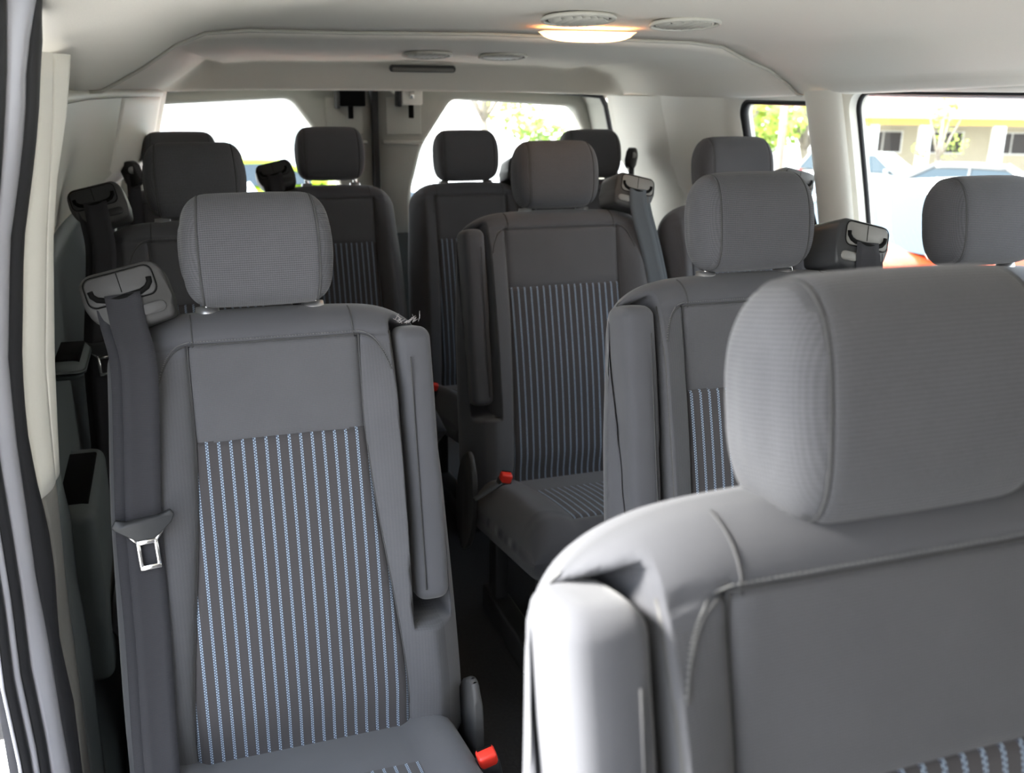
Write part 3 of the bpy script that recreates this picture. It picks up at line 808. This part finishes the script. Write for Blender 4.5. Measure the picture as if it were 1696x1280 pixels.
def buckle(seat, sgn, x=.225, y=-.29, z=.36, tilt=.25, strap=True):
    m = Matrix.Translation((sgn*x, y, z)) @ Matrix.Rotation(sgn*-.25, 4, 'Y') @ Matrix.Rotation(tilt, 4, 'X')
    bm = bmesh.new(); bx(bm, (0, 0, -.02), (.032, .024, .05), .004); bmesh.ops.transform(bm, matrix=m, verts=bm.verts)
    bk = from_bm('buckle', bm, 'plast', seat)
    bm = bmesh.new(); bx(bm, (0, -.001, .009), (.028, .022, .026), .005, 3); bmesh.ops.transform(bm, matrix=m, verts=bm.verts)
    from_bm('release_button', bm, 'red', bk)
    bm = bmesh.new(); bx(bm, (0, .006, .022), (.022, .004, .003), .0005, 1); bmesh.ops.transform(bm, matrix=m, verts=bm.verts)
    from_bm('buckle_mouth', bm, 'black', bk)
    bm = bmesh.new(); bx(bm, (0, .004, -.085), (.026, .003, .09), .001); bmesh.ops.transform(bm, matrix=m, verts=bm.verts)
    from_bm('buckle_strap', bm, 'beltb', bk)
    if strap:
        p = m @ Vector((0, 0, -.03))
        bm = bmesh.new(); bx(bm, (0, 0, 0), (.075, .022, .002), .0005, 1, Matrix.Rotation(-.5, 3, 'Y'))
        bmesh.ops.translate(bm, vec=p+Vector((sgn*.035, -.01, .010)), verts=bm.verts); from_bm('loose_strap', bm, 'beltb', seat)

SINGLE = Back(.245, c0=.121, c1=.160, arm=1); PAIR_L = Back(.268, c0=.148, c1=.158, arm=-1); PAIR_R = Back(.224, c0=.148, c1=.158); REAR = Back(.210, c0=.122, c1=.135)
def seat(label, loc, b, key, dz, raised=0, group=None):
    off = dz+.020 if not raised and key != 'rear' else .018
    dz = dz-off; hx = -.012 if key == 'single' else 0
    loc = (loc[0]-hx, loc[1], off+(.028 if loc[1] < 1 else 0)); dz -= .028 if loc[1] < 1 else 0
    t = thing('passenger_seat', label, 'seat', loc, 0, group)
    cached(key+'back', t, lambda s: make_back(s, b, 'ribf'))
    cached(key+'seams', t, lambda s: seams(s, b, key in ('single', 'pairL')))
    headrest(t, dz, hx); posts(t, dz, .64, hx)
    cushion(t, b, key+'cush'); base(t, b, key+'base')
    if b.arm:
        cached(key+'arm', t, lambda s: armrest(s, b, s_arm(b))); side_cover(t, b, b.arm)
    return t
def s_arm(b): return b.arm
Y2, Y3, Y4, Y5 = .493, 1.401, 2.255, 3.115
G = 'grey cloth passenger seats of the van'
# second row
A = seat('nearest grey cloth seat at lower right, large headrest filling the picture edge', (-.270, Y2, 0), PAIR_L, 'pairL', .017, group=G)
# third row
Bs = seat('aisle seat behind the nearest seat, blue striped insert partly hidden by its headrest', (.205, Y3, 0), PAIR_L, 'pairL', -.002, group=G)
Cs = seat('window seat beside the large right window, cut by the right picture edge', (.702, Y3, 0), PAIR_R, 'pairR', -.018, group=G)
Fs = seat('single seat by the sliding door at left with long striped backrest and belt', (-.596, Y3+.040, 0), SINGLE, 'single', -.020, group=G)
bm = bmesh.new()
for k in range(26):
    a = Vector((.186+random.uniform(-.006, .034), 0, 0)); p = bp(a.x, .628+random.uniform(-.004, .004), -.01+random.uniform(-.02, .012)); d = Vector((random.gauss(.2, .6), random.gauss(-.2, .5), random.uniform(.4, 1))).normalized()*random.uniform(.005, .013)
    vs = bmesh.ops.create_cone(bm, segments=4, radius1=.0005, radius2=.0002, depth=d.length, cap_ends=True)['verts']
    bmesh.ops.transform(bm, matrix=Matrix.Translation(p+d/2) @ d.to_track_quat('Z', 'Y').to_matrix().to_4x4(), verts=vs)
o = from_bm('frayed_threads', bm, newmat('pale_frayed_thread', (.35, .33, .33), .9), Fs); o['kind'] = 'stuff'
# fourth row
Ds = seat('aisle seat in the middle with blue striped backrest and loose grey-blue shoulder belt', (.194, Y4, 0), PAIR_L, 'pairL', .006, group=G)
Es = seat('window seat in the fourth row next to the small right rear window', (.698, Y4, 0), PAIR_R, 'pairR', .012, group=G)
Gs = seat('single seat along the left wall directly behind the door-side seat', (-.652, Y4+.014, 0), SINGLE, 'single', .008, group=G)
# rear bench of four
Hs = seat('leftmost seat of the rear row, only its dark headrest top showing', (-.666, Y5, 0), REAR, 'rear', -.004, group=G)
Is = seat('rear row seat left of the door seam with black belt housing', (-.222, Y5, 0), REAR, 'rear', .008, 1, group=G)
Js = seat('rear row seat right of the door seam against the right rear window', (.222, Y5, 0), REAR, 'rear', -.003, 1, group=G)
Ks = seat('rightmost seat of the rear row, headrest half hidden behind the middle seat', (.666, Y5, 0), REAR, 'rear', -.003, 1, group=G)

def bpath(b, side, x0, x1, x2, n=.040):
    P = []
    for x, s, e in ((x0, .60, n), (lerp(x0, x1, .5), .48, n), (x1, .36, n), (x1, .22, n), (x2, .08, n), (x2, .0, n+.005)):
        P.append(bp(x, s, e))
    P.append(Vector((x2+side*.012, -.30, .30)))
    return P
belt_tower(Fs, SINGLE, -1, path=bpath(SINGLE, -1, -.182, -.200, -.206), tongue=.700, z=1.004)
belt_tower(Gs, SINGLE, -1, 'plast', 'plastg', x=-.212, path=bpath(SINGLE, -1, -.205, -.235, -.24), tongue=.735)
belt_tower(Ds, PAIR_L, 1, 'plastl', 'plastg', x=.196, mat='beltb', path=[bp(.225, .55, .02), bp(.248, .42, .02), bp(.27, .30, .02), bp(.27, .1, .03)], y=-.03)
belt_tower(Bs, PAIR_L, 1, 'plastl', 'plast', x=.190, path=[bp(.20, .55, .02), bp(.215, .42, .02), bp(.22, .30, .02), bp(.22, .1, .03)])
belt_tower(Es, PAIR_R, 1, 'plastl', 'plastl', x=.165, path=[bp(.20, .55, .02), bp(.2, .42, .02), bp(.2, .30, .02)])
belt_tower(Is, REAR, -1, 'plast', 'plast', x=-.175, z=1.005, path=[bp(-.17, .55, .02), bp(-.18, .42, .02), bp(-.18, .30, .02)])
belt_tower(Js, REAR, 1, 'plast', 'plast', x=.185, z=1.005, path=[bp(.18, .55, .02), bp(.18, .42, .02), bp(.18, .30, .02)])
buckle(Fs, 1, .235, -.33, .355, strap=False)
buckle(Ds, -1, .212, -.25, .365, .2)
buckle(Js, -1, .205, -.31, .36, .2, strap=False)

# ================================================================ things fixed to the shell
def vent(loc, label, r=.066, open_=False):
    t = thing('air_vent', label, 'vent', (loc[0], loc[1], loc[2]-.005), 0, None); t.rotation_euler = (math.radians(-5), 0, 0)
    N_ = 40
    tube('outer_ring', [(math.cos(2*math.pi*k/N_)*r, math.sin(2*math.pi*k/N_)*r, -.003) for k in range(N_)], .0042, 'beige', t, n=8, closed=True)
    tube('inner_ring', [(math.cos(2*math.pi*k/N_)*r*.80, math.sin(2*math.pi*k/N_)*r*.80, -.002) for k in range(N_)], .004, 'beige', t, n=8, closed=True)
    cyl('back_disc', (0, 0, -.001), (0, 0, .003), r*.97, 'plastl', t, 40)
    for k in range(-3, 4):
        x = k*.015; L = 2*math.sqrt(max(.0001, (r*.76)**2-x*x))
        bm = bmesh.new(); bx(bm, (0, 0, 0), (.011, L, .0016), .0005, 1, Matrix.Rotation(.9 if open_ else .25, 3, 'Y')); bmesh.ops.translate(bm, vec=(x, 0, -.005), verts=bm.verts)
        from_bm('louver', bm, 'beige', t)
    return t
vent((.030, 1.745, 1.4125), 'open round ceiling vent just in front of the lit dome lamp', open_=True)
vent((.262, 1.765, 1.4115), 'round ceiling vent to the right of the dome lamp')
vent((-.005, 2.72, 1.376), 'left one of the two small round vents in the rear headliner')
vent((.215, 2.72, 1.376), 'right one of the two small round vents in the rear headliner')
lamp = thing('dome_lamp', 'lit oblong dome lamp glowing warm on the ceiling', 'lamp', (.155, 1.99, 1.407), math.radians(-8))
prism('housing', rrect(.225, .085, .03, 6), 0, .012, 'beige', lamp, .003, Matrix.Rotation(math.radians(90), 4, 'X') )
V = []; Fc = []
us = fr(-1, 1, 20); vs = fr(-1, 1, 10)
for u in us:
    for v in vs:
        h = max(0, 1-abs(u)**3.2)**.5*max(0, 1-abs(v)**3)**.5; V.append((u*.100, v*.034, -.010-.020*h))
n = len(vs)
for i in range(len(us)-1):
    for j in range(n-1): Fc.append((i*n+j, (i+1)*n+j, (i+1)*n+j+1, i*n+j+1))
lm = M['lens']; g = N(lm); tcn = g.n('TexCoord'); vm = g.n('VectorMath', operation='MULTIPLY'); vm.inputs[1].default_value = (16, 22, 0)
g.l(tcn.outputs['Object'], vm.inputs[0]); ln = g.n('VectorMath', operation='LENGTH'); g.l(vm.outputs[0], ln.inputs[0])
st = g.math('MULTIPLY_ADD', g.math('POWER', 2.718, g.math('MULTIPLY', g.math('MULTIPLY', ln.outputs['Value'], ln.outputs['Value']), -1.0)), 5.0, 1.0); g.l(st, g.b.inputs['Emission Strength'])
mesh_obj('lens', V, Fc, 'lens', lamp)

lt = thing('door_latch', 'black latch with hanging peg at the top of the left rear door', 'latch', (-.085, 3.46, 1.235))
box('latch_body', (0, 0, .015), (.090, .05, .062), 'black', lt, .005); box('latch_peg', (-.006, -.01, -.035), (.017, .016, .045), 'black', lt, .003)
box('latch_flange', (-.05, .0, .010), (.012, .05, .068), 'plastg', lt, .003)
lt = thing('door_latch', 'pale latch with black peg at the top of the right rear door', 'latch', (.125, 3.46, 1.240))
box('latch_body', (0, 0, .012), (.075, .05, .055), 'cream', lt, .006); box('latch_peg', (-.002, -.01, -.038), (.017, .016, .045), 'black', lt, .003)
box('latch_flange', (-.045, 0, .008), (.014, .05, .060), 'plast', lt, .003); cyl('steel_pin', (-.004, -.03, .030), (-.004, -.03, .006), .009, 'chrome', lt, 12)
gr = thing('grab_handle', 'thin grey pull strip set in the rear header', 'handle', (.085, 3.125, 1.336), math.radians(0))
prism('handle_bar', rrect(.20, .012, .0055, 5), -.012, .004, 'plastl', gr, .002); prism('handle_recess', rrect(.215, .022, .01, 5, 0, .004), -.004, .004, 'plastg', gr, .001)
# belt anchors on the rear pillars
def anchor(name, loc, label, side):
    t = thing(name, label, 'seat belt', loc)
    prism('guide_loop', rrect(.05, .07, .018, 5), -.012, .012, 'plast', t, .004, Matrix.Rotation(math.radians(side*40), 4, 'Z') @ Matrix.Rotation(side*.4, 4, 'Y'))
    cyl('anchor_bolt', (0, -.018, .012), (0, .0, .012), .010, 'satin', t, 14)
    V = []; Fc = []
    for i, z in enumerate(fr(0, -.62, 8)):
        for k in (-.5, .5): V.append((k*.034*1.0+side*.004*i*.2, k*.03+.0-.01*i*.3, z))
    for i in range(8): Fc.append((2*i, 2*i+1, 2*i+3, 2*i+2))
    o = mesh_obj('webbing', V, Fc, 'belt', t, uvs=[(v[0], v[2]) for v in V]); o.modifiers.new('s', 'SOLIDIFY').thickness = .002
anchor('pillar_belt', (-.800, 2.93, 1.045), 'black belt guide hanging on the left rear pillar', -1)
anchor('pillar_belt', (.818, 3.10, 1.055), 'black belt guide on the right rear pillar behind the last headrest', 1)

# ================================================================ OUTSIDE
def gz(x, y): return -.65-.04*(.6*x+.8*y)
asph = grain(newmat('sunlit_asphalt', (.30, .295, .28), .9), (.30, .295, .28), .15, 3, .1, .01)
V = [(x, y, gz(x, y)-.001) for x, y in ((-60, -60), (140, -60), (140, 160), (-60, 160))]
mesh_obj('ground', V, [(0, 1, 2, 3)], asph, smooth=False)['kind'] = 'structure'
bounce_mat = grain(newmat('pale_bounce_slab', (.66, .63, .58), .9), (.66, .63, .58), .08, 4, .1, .01)
V = [(x, y, gz(x, y)+.02) for x, y in ((-9, -6), (-1.25, -6), (-1.25, 6), (-9, 6))]
mesh_obj('bounce_slab', V, [(0, 1, 2, 3)], bounce_mat, smooth=False)['kind'] = 'structure'  # pale slab added to bounce light in through the sliding door
def paint(nm, c, r=.25): return newmat(nm, c, r, .2)
WG = newmat('car_window_glass', (.03, .045, .055), .08, 0, .6); TIRE = plastic('tyre_rubber', (.02, .02, .02), .8); RIM = newmat('alloy_rim', (.5, .5, .5), .3, .9)
TL = newmat('red_tail_lamp', (.6, .02, .03), .2); HL = newmat('clear_head_lamp', (.8, .8, .8), .1, .2); CHR = M['chrome']
def car(label, loc, rz, L=4.6, Wd=1.8, H=1.42, col=(.6, .6, .6), roof=None, kind='sedan', hbf=.64):
    """nose towards +x"""
    t = thing('car', label, 'car', (loc[0], loc[1], gz(loc[0], loc[1])), rz)
    pm = paint('paint_'+label.split()[0], col); rm = pm if roof is None else paint('roof_'+label.split()[0], roof)
    hb = H*hbf
    if kind == 'sedan': st = [(-.5, .42, .60), (-.47, .80, .66), (-.36, .96, hb-.02), (-.2, 1, hb), (.16, 1, hb), (.30, .98, hb-.06), (.43, .90, hb-.20), (.49, .72, .52), (.5, .5, .45)]
    else: st = [(-.5, .80, .62), (-.48, .94, hb-.04), (-.36, 1, hb), (-.1, 1, hb), (.20, 1, hb), (.30, .98, hb-.02), (.44, .92, hb-.14), (.49, .80, .55), (.5, .6, .48)]
    V = []; Fc = []
    for fx, fw, ft in st:
        w = Wd/2*fw; x = fx*L
        for (a, z) in ((-.92, .20), (-1, .34), (-1, ft*.72), (-.97, ft*.9), (-.86, ft), (0, ft+.03), (.86, ft), (.97, ft*.9), (1, ft*.72), (1, .34), (.92, .20)):
            V.append((x, a*w, z))
    n = 11
    for i in range(len(st)-1):
        for k in range(n): k2 = (k+1) % n; Fc.append((i*n+k, (i+1)*n+k, (i+1)*n+k2, i*n+k2))
    Fc += [tuple(range(n))[::-1], tuple(range((len(st)-1)*n, len(st)*n))]
    body = mesh_obj('body', V, Fc, pm, t); body.modifiers.new('sub', 'SUBSURF').levels = 1; body.modifiers['sub'].render_levels = 2
    if kind == 'sedan': base_ = (-.40, .24); tp = (-.20, .07)
    else: base_ = (-.47, .22); tp = (-.40, .06)
    wb, wt = Wd/2*.93, Wd/2*.70; zb_, zt_ = hb-.02, H-.05
    c8 = [(base_[0]*L, wb), (base_[1]*L, wb), (tp[1]*L, wt), (tp[0]*L, wt)]
    V = [(c8[0][0], -wb, zb_), (c8[1][0], -wb, zb_), (c8[1][0], wb, zb_), (c8[0][0], wb, zb_), (c8[3][0], -wt, zt_), (c8[2][0], -wt, zt_), (c8[2][0], wt, zt_), (c8[3][0], wt, zt_)]
    V = [Vector(v) for v in V]
    mesh_obj('cabin', [v*.998 for v in V], [(4, 5, 6, 7), (3, 2, 1, 0)], rm, t, smooth=False)
    for nm, q in (('windscreen', (1, 2, 6, 5)), ('rear_window', (3, 0, 4, 7)), ('side_window', (0, 1, 5, 4)), ('side_window', (2, 3, 7, 6))):
        mesh_obj(nm, [V[k] for k in q], [(0, 1, 2, 3)], WG, t, smooth=False)
    for a, b in ((0, 4), (1, 5), (2, 6), (3, 7)):
        tube('pillar', [V[a], V[a].lerp(V[b], .5), V[b]], .035, rm, t, n=6)
    for s in (-1, 1):
        a = V[0].lerp(V[1], .52); b = V[4].lerp(V[5], .5)
        tube('pillar', [Vector((a.x, s*abs(a.y), a.z)), Vector((b.x, s*abs(b.y), b.z))], .03, rm, t, n=6)
    cx = (V[4].x+V[5].x)/2
    lx = (V[5].x-V[4].x)
    P = []
    Fr = []
    for i in range(9):
        for j in range(7):
            u = i/4-1; v = j/3-1; P.append((cx+u*lx/2*1.03, v*wt*1.04, zt_+.055*(1-u*u*.7)*(1-v*v*.6)-.01))
    for i in range(8):
        for j in range(6): Fr.append((i*7+j, (i+1)*7+j, (i+1)*7+j+1, i*7+j+1))
    rf = mesh_obj('roof', P, Fr, rm, t); rf.modifiers.new('s', 'SOLIDIFY').thickness = .05
    for fx in (-.31, .31):
        for s in (-1, 1):
            w = cyl('wheel', (fx*L, s*(Wd/2-.20), .32), (fx*L, s*(Wd/2+.01), .32), .32, TIRE, t, 28)
            cyl('rim', (fx*L, s*(Wd/2), .32), (fx*L, s*(Wd/2+.018), .32), .21, RIM, w, 20)
    for s in (-1, 1):
        box('tail_lamp', (-.475*L, s*Wd*.37, hb-.13), (.16, .28, .14), TL, t, .03)
        box('head_lamp', (.455*L, s*Wd*.33, .58), (.22, .30, .14), HL, t, .03)
        box('wing_mirror', (.17*L, s*(Wd/2+.07), hb+.04), (.10, .16, .12), rm, t, .03)
    return t
car('orange small hatchback with a white roof parked close outside the right window', (4.35, 5.45), math.radians(184), 3.8, 1.72, 1.62, (.62, .09, .03), (.60, .60, .56), 'hatch', .80)
car('silver grey sedan with red tail lamps parked beyond the orange hatchback', (15.0, 15.6), math.radians(-47), 4.8, 1.85, 1.45, (.16, .16, .155))
car('white sedan parked in the row seen through the small right window', (9.6, 17.0), math.radians(-120), 4.7, 1.82, 1.5, (.5, .53, .56))
car('pale blue sedan nearest outside the small right window', (5.9, 8.9), math.radians(185), 4.5, 1.8, 1.42, (.12, .17, .23))
car('white hatchback behind the silver sedan near the building', (19.5, 24.5), math.radians(-60), 4.3, 1.8, 1.5, (.4, .42, .42), kind='hatch')
car('bright lime green compact car behind the rear doors', (.35, 14.0), math.radians(10), 3.9, 1.7, 1.5, (.42, .58, .03), kind='hatch', hbf=.78)
car('white car parked behind the rear doors at right of the door seam', (2.1, 9.4), math.radians(80), 4.5, 1.8, 1.45, (.85, .87, .88))
car('white car parked behind the rear doors at far left', (-.6, 9.8), math.radians(85), 4.4, 1.78, 1.35, (.85, .86, .88))
# building across the lot (faces the van)
wallm = grain(newmat('cream_stucco', (.55, .50, .38), .9), (.55, .50, .38), .05, 2, .1, .01); yel = newmat('yellow_fascia_paint', (.55, .34, .08), .7)
roofm = grain(newmat('pale_roof_sheet', (.78, .76, .72), .8), (.78, .76, .72), .08, 1, .1, .02); dwin = newmat('dark_window_glass', (.05, .045, .045), .3, 0, .3)
white = newmat('white_column_paint', (.85, .85, .82), .7)
bd = thing('shop_building', 'low cream building with yellow fascia, white columns and dark windows beyond the cars', 'building', (33.0, 37.8, -2.75), math.radians(-27))
box('wall', (6, 3.0, 1.4), (21, .3, 2.9), wallm, bd, 0); box('fascia', (6, .2, 2.75), (21, .35, .30), yel, bd, 0); box('canopy_ceiling', (6, 1.6, 2.95), (21, 3.0, .1), wallm, bd, 0)
prism('roof', [(0, 0), (5.5, 2.6), (5.5, 3.0), (-.4, .2)], -6.5, 14.5, roofm, bd, 0, Matrix.Translation((2, 0, 2.9)) @ Matrix.Rotation(math.radians(90), 4, 'Z') @ Matrix.Translation((0, -2, 0)))
for x in (-4.2, -2.2, .2, 3.5, 7.2, 11): box('column', (x, .25, 1.35), (.55, .35, 2.7), white, bd, .02)
for x in (-3.2, -1.1, 1.8, 5.0): 
    f = box('window_frame', (x, 2.80, 1.7), (1.9, .12, 1.1), white, bd, .01); box('pane', (x-.45, 2.72, 1.7), (.82, .05, .95), dwin, f, 0); box('pane', (x+.45, 2.72, 1.7), (.82, .05, .95), dwin, f, 0)
f = box('door_leaf', (9.0, 2.80, 1.2), (1.3, .12, 2.3), yel, bd, .01)
# pale building behind rear doors
rb = thing('shed_building', 'white building with a pale window strip seen through the left rear window', 'building', (3.2, 33.0, -2.1), 0)
box('wall', (-4, 2, 2.6), (16, 4, 5.2), white, rb, 0)
for x in (-1.6, -.2, 1.2): f = box('window_frame', (x, -.02, 1.85), (1.3, .1, .75), white, rb, .01); box('pane', (x, -.08, 1.85), (1.18, .04, .62), newmat('hazy_window_glass', (.45, .52, .50), .2), f, 0)
# trees
LEAF = grain(newmat('sunlit_leaves', (.42, .52, .08), .6), (.42, .52, .08), .5, 1.2, 0); LEAF2 = grain(newmat('olive_leaves', (.24, .36, .06), .6), (.24, .36, .06), .5, 1.2, 0)
BARK = grain(newmat('grey_bark', (.35, .30, .25), .9), (.35, .30, .25), .3, 6, .4, .03)
def tree(label, x, y, h, r, mat, n=900, lf=.35, trunk_h=None):
    t = thing('tree', label, 'tree', (x, y, gz(x, y)), 0, 'trees around the car park')
    th = trunk_h or h*.25
    tr = tube('trunk', [(0, 0, -.1), (.05*r, 0, th*.5), (-.02*r, .05*r, th), (0, 0, h*.75)], [.07*r+.08, .05*r+.06, .04*r+.04, .02*r], BARK, t, n=10)
    for k in range(5):
        a = k*1.26+x; tube('branch', [(0, 0, th*.85), (math.cos(a)*r*.35, math.sin(a)*r*.35, th+(h-th)*.25), (math.cos(a)*r*.7, math.sin(a)*r*.7, th+(h-th)*.5)], [.03*r+.03, .02*r+.02, .01*r], BARK, tr, n=6)
    V = []; Fc = []
    cl = [(random.uniform(-.6, .6)*r, random.uniform(-.6, .6)*r, random.uniform(th+.1*r, h-.2*r), random.uniform(.3, .55)*r) for _ in range(12)]
    for i in range(n):
        c = random.choice(cl); d = Vector((random.gauss(0, 1), random.gauss(0, 1), random.gauss(0, 1))).normalized()*c[3]*random.uniform(.5, 1)
        p = Vector(c[:3])+d; u = Vector((random.gauss(0, 1), random.gauss(0, 1), random.gauss(0, .6))).normalized(); v = u.orthogonal().normalized(); s = lf*random.uniform(.6, 1.2); b = len(V)
        w = u.cross(v)
        V += [p-u*s*.5, p+v*s*.3+w*s*.05, p+u*s*.5, p-v*s*.3+w*s*.05]; Fc.append((b, b+1, b+2, b+3))
    o = mesh_obj('foliage', V, Fc, mat, t, smooth=False); o['kind'] = 'stuff'
tree('bright green tree filling the small right window, left part', 20.2, 33.5, 7.5, 3.6, LEAF, 1800, .45)
tree('olive tree filling the small right window, right part', 24.2, 34.5, 6.5, 2.8, LEAF2, 1500, .4)
#tree('tall tree between the small window and the building', 27, 41, 8.5, 4.0, LEAF, 1500, .5)
tree('thin young tree standing before the building columns', 26.9, 29.9, 4.3, .9, LEAF, 260, .25, 1.2)
tree('pale tree seen through the right rear window', 10.8, 36, 5.5, 2.2, LEAF, 500, .4, 2.6)
tree('small bush-like tree low in the right rear window', 8.7, 24.5, 2.4, 1.1, LEAF2, 400, .25, .6)
pl = thing('utility_pole', 'pale utility pole with wires before the green tree', 'pole', (17.6, 26.6, gz(17.6, 26.6)))
cyl('pole', (0, 0, -.1), (0, 0, 9), .12, BARK, pl, 12, .09); box('cross_arm', (0, 0, 4.1), (1.8, .12, .12), BARK, pl, .01, rot=None)
for k, dy in ((0, -.6), (1, .6)):
    tube('wire', [(-22+44*i/12+dy, (-22+44*i/12)*-.8, 4.2-.6*math.sin(math.pi*i/12)*0) for i in range(13)], .022, BARK, pl, n=5)
